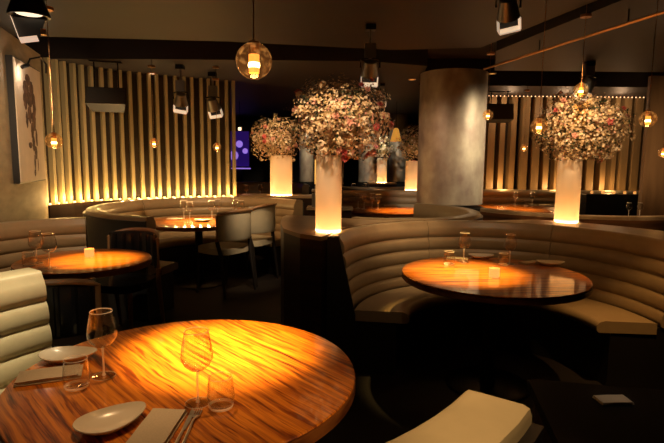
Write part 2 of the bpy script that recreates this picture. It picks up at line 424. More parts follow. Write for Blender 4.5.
# concrete pier carrying the picture
A, B = Vector((-2.88, 4.52, 0)), Vector((-3.22, 5.72, 0))
structure(MB().prism([(-2.70, 3.9), (A.x, A.y), (B.x, B.y), (-4.6, 5.72), (-4.6, 3.9)], 0, 2.58).build('wall_pier', M['concrete'], smooth=False))
structure(MB().box(4.02, 5.2, 6.55, 6.63, 0, 2.56).build('wall_pier_right', veneer('brown_wall_veneer', (0.12, 0.07, 0.035), (0.20, 0.12, 0.06), .5, (8, 8, 1)), smooth=False))

# ------------------------------------------------------------------ slatted walls
def catmull(pts, step):
    P = [Vector(p) for p in pts]; P = [2*P[0]-P[1]] + P + [2*P[-1]-P[-2]]
    out = []
    for i in range(1, len(P)-2):
        for k in range(40):
            t = k/40
            out.append(0.5*((2*P[i]) + (P[i+1]-P[i-1])*t + (2*P[i-1]-5*P[i]+4*P[i+1]-P[i+2])*t*t + (3*P[i]-P[i-1]-3*P[i+1]+P[i+2])*t**3))
    out.append(P[-2])
    res = [out[0]]; acc = 0
    dirs = []
    for a, b in zip(out, out[1:]):
        acc += (b-a).length
        if acc >= step: res.append(b); acc -= step
    return res
curve_pts = [(-3.24, 5.70), (-2.98, 6.30), (-2.28, 6.90), (-1.40, 7.38)]
sl = catmull(curve_pts, 0.116)
w = empty('slat_wall', (0, 0, 0), 'curved wall of tall tan vertical slats glowing gold at the foot, behind the left booths', 'slatted wall')
back = MB(); 
n = len(sl)
def offs(pts, d):
    o = []
    for i, p in enumerate(pts):
        t = (pts[min(i+1, len(pts)-1)] - pts[max(i-1, 0)]).normalized(); o.append(p + Vector((-t.y, t.x))*d)
    return o
bk0, bk1 = offs(sl, 0.17), offs(sl, 0.21)
back.prism([tuple(p) for p in bk0] + [tuple(p) for p in reversed(bk1)], 0, 2.569)
back.build('backing', M['slat_back'], w, smooth=False)
lg0 = offs(sl, -0.05)
MB().prism([tuple(p) for p in lg0] + [tuple(p) for p in reversed(bk0)], 0, 0.925).build('base', M['panel'], w, smooth=False)
for i, p in enumerate(sl):
    t = (sl[min(i+1, n-1)] - sl[max(i-1, 0)]).normalized(); ang = math.atan2(t.y, t.x)
    xf = Matrix.Translation((p.x, p.y, 0)) @ Matrix.Rotation(ang, 4, 'Z')
    MB().box(-0.0185, 0.0185, -0.012, 0.055, 0.925, 2.569, xf).build('slat', M['slat'], w, smooth=False)
mids = [(a+b)/2 for a, b in zip(sl, sl[1:])]
for i, p in enumerate(mids):
    t = (sl[i+1]-sl[i]).normalized(); q = p + Vector((-t.y, t.x))*0.02
    MB().lathe([(0.014, 0), (0.016, 0.012), (0.010, 0.014)], 10).build('uplight', M['led'], w, loc=(q.x, q.y, 0.926))
    c = p + Vector((t.y, -t.x))*0.065
    point((c.x, c.y, 0.985), 2.2, (1.0, 0.60, 0.20), 0.015)
    if i % 2 == 0:
        c = p + Vector((t.y, -t.x))*0.16
        spot((c.x, c.y, 0.95), (c.x+(t.y)*.03, c.y-t.x*.03, 2.5), 6, (1.0, 0.66, 0.32), 85, 1.0, 0.02)
# right slatted wall
w = empty('slat_wall', (0, 0, 0), 'wall of broad brown vertical slats behind the right flowers', 'slatted wall')
MB().box(2.0, 6.4, 9.02, 9.1, 0, 2.569).build('backing', M['wall_dark'], w, smooth=False)
x = 2.5; k = 0
ra = random.Random(3)
while x < 6.3:
    wd = ra.choice([0.07, 0.09, 0.12])
    MB().box(x, x+wd, 8.80, 8.98, 0.97, 2.569).build('slat', M['slat_right'], w, smooth=False)
    x += wd + ra.choice([0.08, 0.11, 0.10]); k += 1
MB().box(2.3, 6.4, 8.72, 9.02, 0, 0.96).build('base', M['panel'], w, smooth=False)
MB().box(2.5, 6.3, 8.74, 8.77, 0.9605, 0.972).build('light_strip', emit('right_strip', (1.0, .5, .15), 1.0), w, smooth=False)
cv = MB()
for k in range(58): cv.sphere((2.55+k*0.065, 8.68, 2.558), 0.0095, 4)
cv.build('cove_light', emit('cove_dots', (1.0, .58, .28), 2.6), w)
for xx in (2.9, 3.8, 4.7): 
    point((xx, 8.60, 1.03), 6, (1.0, .52, .18), .05)
    point((xx, 8.45, 2.35), 5, (1.0, .6, .32), .05)

# ================================================================== BOOTHS
def booth(label, cx, cy, Ri, a0, a1, Rs, leather, outer, cuts=(), top=0.96, seat_z=0.45, channels=5, thick=0.12, seat=True, group=None, lean=0.07, outer_top=None, seat_cuts=()):
    th = empty('curved_banquette', (cx, cy, 0), label, 'banquette', group)
    zb = seat_z - 0.03
    # backrest outline : inner channelled face, rounded top, outer face
    prof = []
    h = (top - 0.03 - zb)/channels
    for c in range(channels):
        z0 = zb + h*c
        for k in range(7):
            t = k/7; z = z0 + h*t
            base = Ri - lean*(1 - (z-zb)/(top-zb))
            prof.append((base - 0.017*math.sin(PI*t)**0.5 if k else base, z))
    prof += [(Ri, top-0.022), (Ri+0.004, top-0.008), (Ri+0.012, top-0.001), (Ri+0.03, top), (Ri+thick-0.02, top), (Ri+thick-0.005, top-0.005), (Ri+thick, top-0.02), (Ri+thick, zb)]
    edges = [a0] + [R(c) for c in cuts] + [a1]
    g = 0.0022
    for i in range(len(edges)-1):
        p, q = edges[i], edges[i+1]
        p2 = p + (g if i else 0); q2 = q - (g if i < len(edges)-2 else 0)
        MB().sweep(prof, p2, q2, max(8, int(abs(q2-p2)/R(4)))).build('backrest', leather, th, sharp=50)
    if outer is not None:
        ot = outer_top or (top-0.035)
        MB().sweep([(Ri+thick+0.001, 0), (Ri+thick+0.001, ot), (Ri+thick+0.025, ot), (Ri+thick+0.025, 0)], a0, a1, 60).build('outer_panel', outer, th)
    if seat:
        ro = Ri - lean - 0.032
        sp = [(ro, seat_z-0.075), (ro, seat_z-0.005), (ro-0.02, seat_z), (Rs+0.05, seat_z+0.004), (Rs+0.018, seat_z-0.006), (Rs, seat_z-0.025), (Rs, seat_z-0.06), (Rs+0.015, seat_z-0.075)]
        ed = [a0] + [R(c) for c in seat_cuts] + [a1]
        for i in range(len(ed)-1):
            MB().sweep(sp, ed[i]+(g if i else 0), ed[i+1]-(g if i < len(ed)-2 else 0), max(8, int(abs(ed[i+1]-ed[i])/R(4)))).build('seat', leather, th, sharp=50)
        MB().sweep([(Ri+thick-0.001, 0), (Ri+thick-0.001, zb-0.001), (ro-0.001, zb-0.001), (ro-0.001, seat_z-0.0755), (Rs+0.09, seat_z-0.0755), (Rs+0.09, 0)], a0+0.01, a1-0.01, 48).build('plinth', M['plinth'], th)
    return th

BR = booth('large tan half-round leather banquette wrapped round the right table', 1.12, 3.20, 1.075, R(-4), R(171), 0.60, M['leather'], None, cuts=(52, 107), channels=5, seat_cuts=(60,), thick=0.085)
MB().sweep([(0.965, 0.0), (0.965, 0.42), (1.085, 0.955), (1.162, 0.955), (1.162, 0)], R(171.2), R(172.2), 2).build('end_cap', M['plinth'], BR, smooth=False)
BF = booth('grey-green leather banquette round the nearest table, its end reaching bottom centre', -0.50, 1.65, 0.978, R(144.5), R(325), 0.62, M['leather_green'], M['plinth'], cuts=(178, 235), channels=5, seat_cuts=(235,), thick=0.15)
BL = booth('brown leather banquette behind the left table, under the picture', -1.72, 3.38, 0.92, R(113), R(205), 0.55, M['leather'], M['panel'], cuts=(160,), channels=5)
BC = booth('large round banquette with dark outer back in front of the gold slats', -1.35, 5.70, 1.18, R(42), R(257), 0.78, M['leather'], M['outer_grey'], cuts=(90, 150), channels=5, top=0.945)
BD = booth('small round banquette end with pale rim in front of the metal column', 0.60, 5.275, 0.80, R(-118), R(62), 0.48, M['leather'], M['panel'], cuts=(), channels=4)
BE = booth('wide banquette with red-brown wood outer back at the right, behind the right vase', 3.05, 6.62, 1.36, R(208), R(352), 1.0, M['leather'], M['panel_red'], cuts=(270,), channels=4, top=0.92)
# long straight banquette along the far middle
def straight_bench(label, x0, x1, y, top, mat, seat=True):
    th = empty('straight_banquette', ((x0+x1)/2, y, 0), label, 'banquette')
    b = MB(); h = 0.1; z = 0.45; L = (x1-x0)/2
    prof = []
    ch = 5; hh = (top-0.42)/ch
    for c in range(ch):
        for k in range(5):
            t = k/5; prof.append((-0.025*math.sin(PI*t)**0.6 if k else 0, 0.42+hh*(c+t)))
    prof += [(0, top), (0.12, top), (0.12, 0.42)]
    n = len(prof)
    vs = [(-L, py, pz) for py, pz in prof] + [(L, py, pz) for py, pz in prof]
    fs = [tuple(range(n)), tuple(reversed(range(n, 2*n)))] + [(i, (i+1) % n, n+(i+1) % n, n+i) for i in range(n)]
    b.add(vs, fs); b.build('backrest', mat, th, sharp=50)
    if seat: MB().box(-L, L, -0.5, -0.027, 0.36, 0.46).build('seat', mat, th, smooth=False)
    MB().box(-L, L, -0.42 if seat else 0.0, 0.12, 0, 0.359 if seat else 0.419).build('plinth', M['plinth'], th, smooth=False)
    return th
straight_bench('long channelled banquette behind the far middle table', -0.30, 2.05, 8.35, 0.97, M['leather_far'])
straight_bench('long channelled banquette under the right brown slats', 2.35, 5.9, 8.58, 0.99, M['leather_pale'], seat=False)

# partition with ledge for the left vase (solid, dark panelled)
arc = [(1.12+1.168*math.cos(R(a)), 3.20+1.168*math.sin(R(a))) for a in range(170, 95, -5)]
poly = [(-0.44, 4.45), (-0.42, 4.10), (-0.36, 3.72), (-0.22, 3.45), (-0.07, 3.33)] + arc + [(1.0, 4.372), (0.85, 4.345), (0.60, 4.29), (0.35, 4.31), (0.10, 4.42), (-0.1, 4.56), (-0.42, 4.6)]
th = empty('partition', (0, 0, 0), 'dark curved partition with tan ledge carrying the tall vase left of centre', 'partition')
MB().prism(poly, 0, 0.93).build('panel', M['panel'], th, smooth=False)
cxy = Vector((0.1, 4.0))
MB().prism([tuple(cxy + (Vector(p)-cxy)*1.005) if i < 5 else p for i, p in enumerate(poly)], 0.9305, 0.96).build('ledge', M['ledge'], th, smooth=False)
# ledge behind right booth, carrying right vase
th = empty('partition', (0, 0, 0), 'dark curved partition behind the right booth under the right vase', 'partition')
pp = [(1.12+1.168*math.cos(R(a)), 3.20+1.168*math.sin(R(a))) for a in range(84, -10, -4)]
qq = [(1.12+1.55*math.cos(R(a)), 3.20+1.45*math.sin(R(a))) for a in range(-8, 66, 4)]
MB().prism(pp + qq, 0, 0.93).build('panel', M['panel'], th, smooth=False)
MB().prism(pp + qq, 0.9305, 0.955).build('ledge', M['ledge'], th, smooth=False)
# ledge behind booth C for third vase and fourth
th = empty('partition', (0, 0, 0), 'low dark partition with ledge behind the middle-left booth, under a lit vase', 'partition')
MB().box(-1.3, -0.25, 7.04, 7.45, 0, 0.93).build('panel', M['panel'], th, smooth=False)
MB().box(-1.3, -0.25, 7.04, 7.45, 0.9305, 0.96).build('ledge', M['ledge'], th, smooth=False)
th = empty('partition', (0, 0, 0), 'low dark partition with ledge left of the metal column, far back', 'partition')
MB().box(-0.35, 1.9, 8.50, 8.85, 0, 0.93).build('panel', M['panel'], th, smooth=False)
MB().box(-0.35, 1.9, 8.50, 8.85, 0.9305, 0.96).build('ledge', M['ledge'], th, smooth=False)

# ================================================================== TABLES
def round_table(label, cx, cy, r, wood, group=None, thick=0.045, rz=0):
    th = empty('round_table', (cx, cy, 0), label, 'table', group, rz)
    zt = 0.75
    MB().lathe([(0.01, zt-0.012), (r-0.012, zt-0.012), (r-0.004, zt-0.008), (r-0.001, zt-0.004), (r-0.004, zt), (0.01, zt)], 96).build('tabletop', wood, th, sharp=40)
    MB().lathe([(r-0.10, zt-thick), (r-0.006, zt-thick), (r, zt-thick+0.006), (r, zt-0.0125), (r-0.10, zt-0.0125)], 96).build('edge_band', M['table_edge'], th, sharp=40)
    MB().lathe([(0.045, 0.02), (0.05, 0.05), (0.045, 0.10), (0.045, zt-0.08), (0.16, zt-0.05), (0.16, zt-thick+0.001)], 28).build('pedestal', M['black_metal'], th)
    MB().lathe([(0.26, 0), (0.27, 0.01), (0.25, 0.018), (0.045, 0.0225)], 40).build('base_plate', M['black_metal'], th)
    return th
round_table('largest nearest round table of glossy figured orange wood', -0.477, 1.645, 0.562, M['wood_F'], thick=0.05)
round_table('glossy round wood table in front of the right half-round booth', 1.04, 3.20, 0.58, M['wood_R'])
round_table('brightly lit round wood table at the left, beyond the nearest one', -1.745, 3.51, 0.445, M['wood_L'])
round_table('round wood table by the gold slat wall with two pale chairs', -1.55, 5.82, 0.60, M['wood_R'])
round_table('far round wood table seen left of the metal column', 0.80, 7.36, 0.60, M['wood_R'])
round_table('far right round wood table behind the lit vase', 2.80, 7.62, 0.84, M['wood_R'])
# dark service counter, bottom right
th = empty('service_counter', (1.35, 1.1, 0), 'dark brown counter in the bottom right corner', 'counter')
p0 = at(528, 379, 0.75); p1 = at(664, 390, 0.75)
d = (p1-p0).normalized(); nrm = Vector((d.y, -d.x, 0))
q = [p0, p0+d*1.5, p0+d*1.5+nrm*1.2, p0+nrm*1.2]
MB().prism([(a.x-1.35, a.y-1.1) for a in q], 0.715, 0.75).build('countertop', M['counter'], th, smooth=False)
c = sum(q, Vector())/4
MB().prism([((c+(a-c)*.97).x-1.35, (c+(a-c)*.97).y-1.1) for a in q], 0, 0.7145).build('body', M['panel'], th, smooth=False)

# ================================================================== METAL COLUMN
th = empty('metal_column', (1.53, 6.60, 0), 'thick brushed metal column right of centre', 'column')
MB().lathe([(0.42, 0.925), (0.42, 2.565)], 96).build('cladding', M['column'], th)
MB().lathe([(0.44, 0), (0.44, 0.88), (0.40, 0.884)], 64).build('plinth', M['plinth'], th)

# ================================================================== CHAIRS
def make_chair(upholstery, frame, ribs, leg=None):
    leg = leg or frame
    th = holder('dining_chair')
    # local: faces +y, backrest arc towards -y
    MB().prism([(0.22*math.copysign(abs(math.cos(t))**0.6, math.cos(t)), 0.02+0.22*math.copysign(abs(math.sin(t))**0.6, math.sin(t))) for t in [2*PI*i/28 for i in range(28)]], 0.42, 0.48).build('seat', upholstery, th)
    a0, a1 = R(270-62), R(270+62)
    prof = [(0.235, 0.56), (0.228, 0.62), (0.228, 0.80), (0.235, 0.84), (0.255, 0.845), (0.265, 0.82), (0.265, 0.58), (0.255, 0.56)]
    MB().sweep(prof, a0, a1, 28).build('backrest', upholstery, th)
    if ribs:
        b = MB()
        for i in range(7):
            a = a0 + (a1-a0)*(i+.5)/7
            b.tube([(0.247*math.cos(a), 0.247*math.sin(a), z) for z in (0.575, 0.7, 0.825)], 0.024, 10)
        b.build('back_ribs', M['black_gloss'], th)
    pts = [(0.268*math.cos(a0), 0.268*math.sin(a0), 0.56)] + [(0.268*math.cos(a0+(a1-a0)*i/16), 0.268*math.sin(a0+(a1-a0)*i/16), 0.856 - 0.05*abs(i/8-1)**3) for i in range(17)] + [(0.268*math.cos(a1), 0.268*math.sin(a1), 0.56)]
    MB().tube(pts, 0.016, 8).build('back_frame', frame, th)
    for sx in (-1, 1):
        MB().tube([(sx*0.237, -0.126, 0.56), (sx*0.215, -0.15, 0.43), (sx*0.22, -0.21, 0.0)], [0.02, 0.022, 0.012], 10).build('leg', leg, th)
        MB().tube([(sx*0.18, 0.18, 0.42), (sx*0.20, 0.20, 0.0)], [0.02, 0.012], 10).build('leg', leg, th)
    return th
dark_chair = Repeat(lambda: make_chair(M['black_leather'], M['tan_frame'], True))
pale_chair = Repeat(lambda: make_chair(M['leather_pale'], M['tan_frame'], False, M['plinth']))
dark_chair.put((-1.48, 2.68, 0), R(8), 'black-backed chair with tan frame between the nearest booth end and the left table', 'chair')
dark_chair.put((-1.70, 4.06, 0), R(165), 'black-backed chair with tan frame on the far side of the left table', 'chair')
pale_chair.put((-1.18, 5.50, 0), R(58), 'pale upholstered chair at the slat-wall table, the nearer one', 'chair', scale=1.08)
pale_chair.put((-0.97, 6.00, 0), R(66), 'pale upholstered chair at the slat-wall table, the farther right one', 'chair', scale=1.1)

# ================================================================== VASES + FLOWERS
def vase(label, x, y, z, r, h, power):
    th = empty('lit_vase', (x, y, z), label, 'vase')
    MB().lathe([(r-0.006, 0.012), (r-0.006, h), (r, h), (r, 0.003), (r-0.006, 0.003)], 48, cap0=False, cap1=False).build('glass_cylinder', M['frost'], th)
    MB().lathe([(r-0.007, 0), (r-0.007, 0.012), (r-0.02, 0.016)], 32).build('base_lamp', M['vase_base'], th)
    point((x, y, z+0.045), power*.75, (1.0, 0.60, 0.24), min(0.03, r*.4))
    return th
def blossom(b, c, nrm, s, rnd, petals=5, cup=0.3):
    t = nrm.cross(Vector((0.3, 0.5, 0.81)));
    if t.length < 1e-3: t = nrm.cross(Vector((1, 0, 0)))
    t.normalize(); w = nrm.cross(t); a0 = rnd.random()*6
    vs = [c]; fs = []
    for k in range(petals):
        a = a0 + 2*PI*k/petals
        d = t*math.cos(a)+w*math.sin(a); e = t*(-math.sin(a))+w*math.cos(a)
        vs += [c + d*s*0.55 + e*s*0.38 + nrm*s*cup*.4, c + d*s + nrm*s*cup, c + d*s*0.55 - e*s*0.38 + nrm*s*cup*.4]
        i = 1+3*k; fs.append((0, i+2, i+1, i))
    b.add(vs, fs)
def bouquet(label, cx, cy, cz, rx, rz, count, seed, scale=1.0, roses=9, heads=16, droop=0.0, zneck=None):
    rnd = random.Random(seed)
    th = empty('flower_arrangement', (cx, cy, zneck), label, 'flowers')
    off = Vector((0, 0, cz-zneck))
    def pos(rmin=0.55, lower=False):
        while True:
            d = Vector((rnd.gauss(0, 1), rnd.gauss(0, 1), rnd.gauss(0, 1))).normalized()
            if lower and d.z > 0.2: continue
            rr = rmin + (1-rmin)*rnd.random()
            lump = 1 + 0.10*math.sin(5*d.x+seed) + 0.09*math.sin(6*d.z+3*d.y+seed*2)
            p = Vector((d.x*rx*rr*lump, d.y*rx*rr*lump, d.z*rz*rr*lump))
            if p.z < -rz*0.78: p.z = -rz*0.78 - rnd.random()*0.03
            return p, d
    body = MB()
    body.sphere(off + Vector((0, 0, 0)), 1.0, 8, (rx*0.50, rx*0.50, rz*0.50)); 
    fo = body.build('foliage_core', M['straw_petal'], th)
    mats = [M['cream_petal'], M['white_petal'], M['straw_petal'], M['blush_petal']]
    b = MB()
    for i in range(count):
        p, d = pos(0.55)
        g = rnd.random()
        b.mi = 0 if g < .36 else 1 if g < .56 else 2 if g < .86 else 3
        if d.z < -0.15 and rnd.random() < .5: b.mi = 0
        nn = (d + Vector((rnd.uniform(-.6, .6), rnd.uniform(-.6, .6), rnd.uniform(-.5, .7)))).normalized()
        blossom(b, p+off, nn, rnd.uniform(0.007, 0.014)*scale, rnd)
    o = b.build('small_blossoms', mats, th, smooth=False); o['kind'] = 'stuff'
    b = MB(); tw = MB()
    for i in range(int(count*0.09)):
        p, d = pos(0.6)
        nn = (d + Vector((rnd.uniform(-.9, .9), rnd.uniform(-.9, .9), rnd.uniform(-.9, .9)))).normalized()
        blossom(b, p+off, nn, rnd.uniform(0.016, 0.03)*scale, rnd, 2)
    # airy sprigs reaching beyond the ball
    sb = MB()
    for i in range(int(46)):
        while True:
            d = Vector((rnd.gauss(0, 1), rnd.gauss(0, 1), rnd.gauss(0, 1))).normalized()
            if d.z > -0.25: break
        e = Vector((d.x*rx, d.y*rx, d.z*rz))*rnd.uniform(1.0, 1.17)
        tw.tube([off+e*0.4, off+e*0.75+Vector((0, 0, .01)), off+e], 0.0016, 3)
        for k in range(9):
            q = off + e*rnd.uniform(.84, 1.04) + Vector((rnd.uniform(-1, 1), rnd.uniform(-1, 1), rnd.uniform(-1, 1)))*0.025
            sb.mi = rnd.choice([0, 0, 1, 2, 2])
            blossom(sb, q, d, rnd.uniform(.006, .011)*scale, rnd)
    o = b.build('leaves', M['leaf'], th, smooth=False); o['kind'] = 'stuff'
    o = tw.build('twigs', M['twig'], th, smooth=False); o['kind'] = 'stuff'
    o = sb.build('sprig_blossoms', mats, th, smooth=False); o['kind'] = 'stuff'
    # roses and larger heads
    for i in range(roses):
        p, d = pos(0.92)
        if d.y > 0.35: d.y = -d.y; p.y = -p.y
        f = MB(); s = rnd.uniform(0.026, 0.036)*scale; d2 = (d+Vector((0, -.2, .3))).normalized()
        for ring, (k, cup) in enumerate(((5, .25), (5, .7), (4, 1.2), (3, 1.7))):
            blossom(f, off+p - Vector((0,0,0)) + d2*s*0.12*ring, d2, s*(1-.2*ring), rnd, k, cup)
        f.build('rose', M['pink_petal'] if rnd.random() < .6 else M['blush_petal'], th, smooth=False)
    for i in range(heads):
        p, d = pos(0.9)
        if d.y > 0.35: d.y = -d.y; p.y = -p.y
        f = MB(); s = rnd.uniform(0.02, 0.034)*scale
        for k in range(20):
            dd = Vector((rnd.gauss(0, 1), rnd.gauss(0, 1), rnd.gauss(0, 1))).normalized()
            if dd.dot(d) < -.3: dd = -dd
            blossom(f, off+p+dd*s, dd, 0.011*scale, rnd, 4, .1)
        f.build('blossom_head', M['white_petal'] if i % 3 == 0 else M['cream_petal'], th, smooth=False)
    for i in range(5):
        a = 2*PI*i/5
        MB().tube([(0.02*math.cos(a), 0.02*math.sin(a), -0.22), (0.03*math.cos(a), 0.03*math.sin(a), -0.02), off+Vector((0.1*math.cos(a)*rx, 0.1*math.sin(a)*rx, -rz*.4))], 0.004, 5).build('stem', M['twig'], th)
    return th
# left-of-centre vase
V1 = at(328, 235, 0.96); vx, vy = V1.x, 3.60
vase('tall glowing frosted vase left of centre on the dark partition', vx, vy, 0.961, 0.093, 0.54, 3.2)
bouquet('largest round bouquet of cream and pink flowers, left of centre', vx+0.075, vy, 1.73, 0.345, 0.285, 4600, 11, zneck=1.50, heads=26, roses=20)
# right vase
vase('glowing frosted vase on the right, behind the right booth', 2.035, 4.36, 0.956, 0.098, 0.54, 5.5)
bouquet('wide bouquet of cream and blush flowers on the right', 2.10, 4.36, 1.745, 0.365, 0.29, 4600, 23, zneck=1.495, heads=22, roses=14)
# third vase
vase('glowing frosted vase behind the pale chairs, mid left', -0.73, 7.22, 0.961, 0.155, 0.56, 8)
bouquet('bouquet of white and pink flowers behind the slat-wall booth, mid left', -0.80, 7.22, 1.74, 0.33, 0.33, 2600, 37, 1.2, zneck=1.50, heads=16, roses=7)
vase('small far glowing vase just left of the metal column', 1.36, 8.66, 0.961, 0.115, 0.5, 7)
bouquet('dim far bouquet touching the left side of the metal column', 1.36, 8.66, 1.72, 0.30, 0.30, 700, 41, 1.5, zneck=1.44, heads=0, roses=3)

# ================================================================== TABLEWARE
def make_wine():
    th = holder('wine_glass')
    # bowl: thin double wall
    out = [(0.006, 0.100), (0.022, 0.105), (0.038, 0.120), (0.0465, 0.138), (0.047, 0.148), (0.0435, 0.175), (0.038, 0.203), (0.0345, 0.220)]
    inn = [(r-0.0012, z) for r, z in reversed(out[1:])] + [(0.004, 0.1025)]
    bowl = MB().lathe(out+inn, 28).build('bowl', M['glass'], th, sharp=80)
    MB().lathe([(0.0065, 0.0032), (0.0034, 0.015), (0.003, 0.06), (0.0038, 0.093), (0.0058, 0.0999)], 12).build('stem', M['glass_edge'], th)
    MB().lathe([(0.0330, 0.2202), (0.0345, 0.2225), (0.0355, 0.2202)], 28, cap0=False, cap1=False).build('rim', M['glass_edge'], bowl)
    MB().lathe([(0.0366, 0.0), (0.0372, 0.0012), (0.0366, 0.0022)], 28, cap0=False, cap1=False).build('foot_edge', M['glass_edge'], th)
    MB().lathe([(0.036, 0), (0.0365, 0.0015), (0.02, 0.003), (0.0066, 0.0048)], 28).build('foot', M['glass'], th)
    return th
def make_tumbler():
    out = [(0.024, 0.0), (0.033, 0.004), (0.0385, 0.02), (0.040, 0.04), (0.0375, 0.07), (0.034, 0.095)]
    inn = [(r-0.0015, z) for r, z in reversed(out[2:])] + [(0.032, 0.011), (0.01, 0.009)]
    th = holder('tumbler')
    th_body = MB().lathe(out+inn, 28).build('glass_body', M['glass'], th, sharp=80)
    MB().lathe([(0.0322, 0.0952), (0.0333, 0.0968), (0.0344, 0.0952)], 28, cap0=False, cap1=False).build('rim', M['glass_edge'], th)
    MB().lathe([(0.0335, 0.004), (0.0365, 0.012), (0.0355, 0.013), (0.0325, 0.006)], 28, cap0=False, cap1=False).build('base_ring', M['glass_edge'], th)
    return th
def make_plate():
    th = MB(); n = 40
    rings = [(0.45, 0.0), (0.62, 0.0015), (0.9, 0.014), (1.0, 0.022), (0.985, 0.0245), (0.88, 0.0175), (0.6, 0.0055), (0.01, 0.004)]
    vs = []; fs = []
    for s, z in rings:
        for i in range(n):
            a = 2*PI*i/n; x = math.cos(a); y = math.sin(a)
            k = 1 - 0.22*x   # egg-shaped outline
            vs.append((0.097*s*x, 0.067*s*y*k, z + 0.006*s*s*x*x))
    for k in range(len(rings)-1):
        for i in range(n): fs.append((k*n+i, k*n+(i+1) % n, (k+1)*n+(i+1) % n, (k+1)*n+i))
    fs.append(tuple(reversed(range(n)))); fs.append(tuple(range((len(rings)-1)*n, len(rings)*n)))
    for i, (x, y, z) in enumerate(vs): vs[i] = (x, y, z - 0.0012)
    return th.add([(x, y, max(0, z)) for x, y, z in vs], fs).build('plate', M['china'], sharp=60)
def make_napkin():
    th = holder('napkin')
    for k, (dx, dy, s) in enumerate(((0, 0, 1), (0.004, 0.003, .97), (-0.003, 0.0, .94))):
        b = MB(); nx, ny = 14, 8; L, W = 0.19*s, 0.10*s; z0 = 0.0005 + 0.0055*k
        vs = []; fs = []
        for lay in (0, 1):
            for j in range(ny+1):
                for i in range(nx+1):
                    x = -L/2+L*i/nx+dx; y = -W/2+W*j/ny+dy
                    edge = min(i, nx-i, j, ny-j)
                    zz = z0 + (0.005 if edge > 0 else 0.0035)*lay + (0.0007*math.sin(9*x*6+k)+0.0006*math.sin(60*y))*lay
                    vs.append((x, y, zz))
        q = (nx+1)*(ny+1)
        for j in range(ny):
            for i in range(nx):
                a = j*(nx+1)+i; fs.append((a, a+nx+1, a+nx+2, a+1)); fs.append((q+a, q+a+1, q+a+nx+2, q+a+nx+1))
        ring = [i for i in range(nx)] + [j*(nx+1)+nx for j in range(ny)] + [ny*(nx+1)+i for i in range(nx, 0, -1)] + [j*(nx+1) for j in range(ny, 0, -1)]
        for a, c in zip(ring, ring[1:]+ring[:1]): fs.append((a, c, q+c, q+a))
        b.add(vs, fs).build('fold', M['linen'], th, sharp=60)
    return th
def make_fork():
    th = holder('fork')
    MB().tube([(0, -0.10, 0.003), (0, -0.05, 0.005), (0, 0.02, 0.009), (0, 0.045, 0.006)], [0.0045, 0.004, 0.0026, 0.003], 8).build('handle', M['steel'], th)
    MB().prism([(-0.004, 0.044), (0.004, 0.044), (0.011, 0.056), (0.011, 0.062), (-0.011, 0.062), (-0.011, 0.056)], 0.0035, 0.0065).build('neck', M['steel'], th)
    for i in range(4):
        MB().tube([(-0.0095+0.0063*i, 0.061, 0.005), (-0.0095+0.0063*i, 0.08, 0.0045), (-0.009+0.006*i, 0.10, 0.008)], [0.0018, 0.0017, 0.0009], 6).build('tine', M['steel'], th)
    return th
def make_knife():
    th = holder('table_knife')
    MB().tube([(0, -0.11, 0.004), (0, -0.05, 0.0045), (0, 0.0, 0.004)], [0.004, 0.005, 0.0035], 8).build('handle', M['steel'], th)
    MB().prism([(-0.004, 0.0), (0.006, 0.0), (0.009, 0.05), (0.006, 0.10), (-0.003, 0.12), (-0.004, 0.10)], 0.003, 0.0045).build('blade', M['steel'], th)
    return th
def make_votive():
    th = holder('votive_candle')
    out = [(0.030, 0.0), (0.032, 0.004), (0.033, 0.062)]; inn = [(0.0305, 0.062), (0.0285, 0.008), (0.005, 0.007)]
    MB().lathe([(r_*1.0, z_*.93) for r_, z_ in out+inn], 24).build('holder', M['votive_glass'], th, sharp=60)
    wax = MB().lathe([(0.026, 0.0085), (0.026, 0.030), (0.003, 0.030)], 20).build('wax', emit('wax_painted_glow', (1.0, .50, .16), 1.6), th)  # candlelight in the wax put into its emission
    MB().lathe([(0.001, 0.031), (0.005, 0.036), (0.003, 0.044), (0.0008, 0.050)], 10).build('flame', M['candle'], wax)
    return th
wine, tumbler, plate, napkin = Repeat(make_wine), Repeat(make_tumbler), Repeat(make_plate), Repeat(make_napkin)
fork, knife, votive = Repeat(make_fork), Repeat(make_knife), Repeat(make_votive)
T = 0.7505
def on(u, v, z=T): return at(u, v, z)
# nearest table
wine.put(on(104, 376), 0, 'wine glass on the nearest table, beside the far-left plate', 'wine glass')
wine.put(on(198, 403), 0, 'wine glass on the nearest table, nearest the fork, over the bright pool of light', 'wine glass')
tumbler.put(on(77, 388), 0, 'stemless tumbler at the folded napkin on the left of the nearest table', 'tumbler')
tumbler.put(on(221, 408), 0, 'stemless tumbler at the right foot of the near wine glass', 'tumbler')
plate.put(on(69, 359), R(8), 'oval cream plate at the far left of the nearest table', 'plate')
plate.put(on(112, 425), R(50), 'oval cream plate at the bottom edge of the nearest table', 'plate')
napkin.put(on(50, 377), R(22), 'folded beige napkin on the left of the nearest table', 'napkin')
napkin.put(on(158, 430), R(88), 'folded beige napkin beside the fork on the nearest table', 'napkin')
knife.put(on(183, 431), R(2), 'table knife between napkin and fork on the nearest table', 'knife')
fork.put(on(191, 428), R(2), 'steel fork with tines up beside the near wine glass', 'fork')
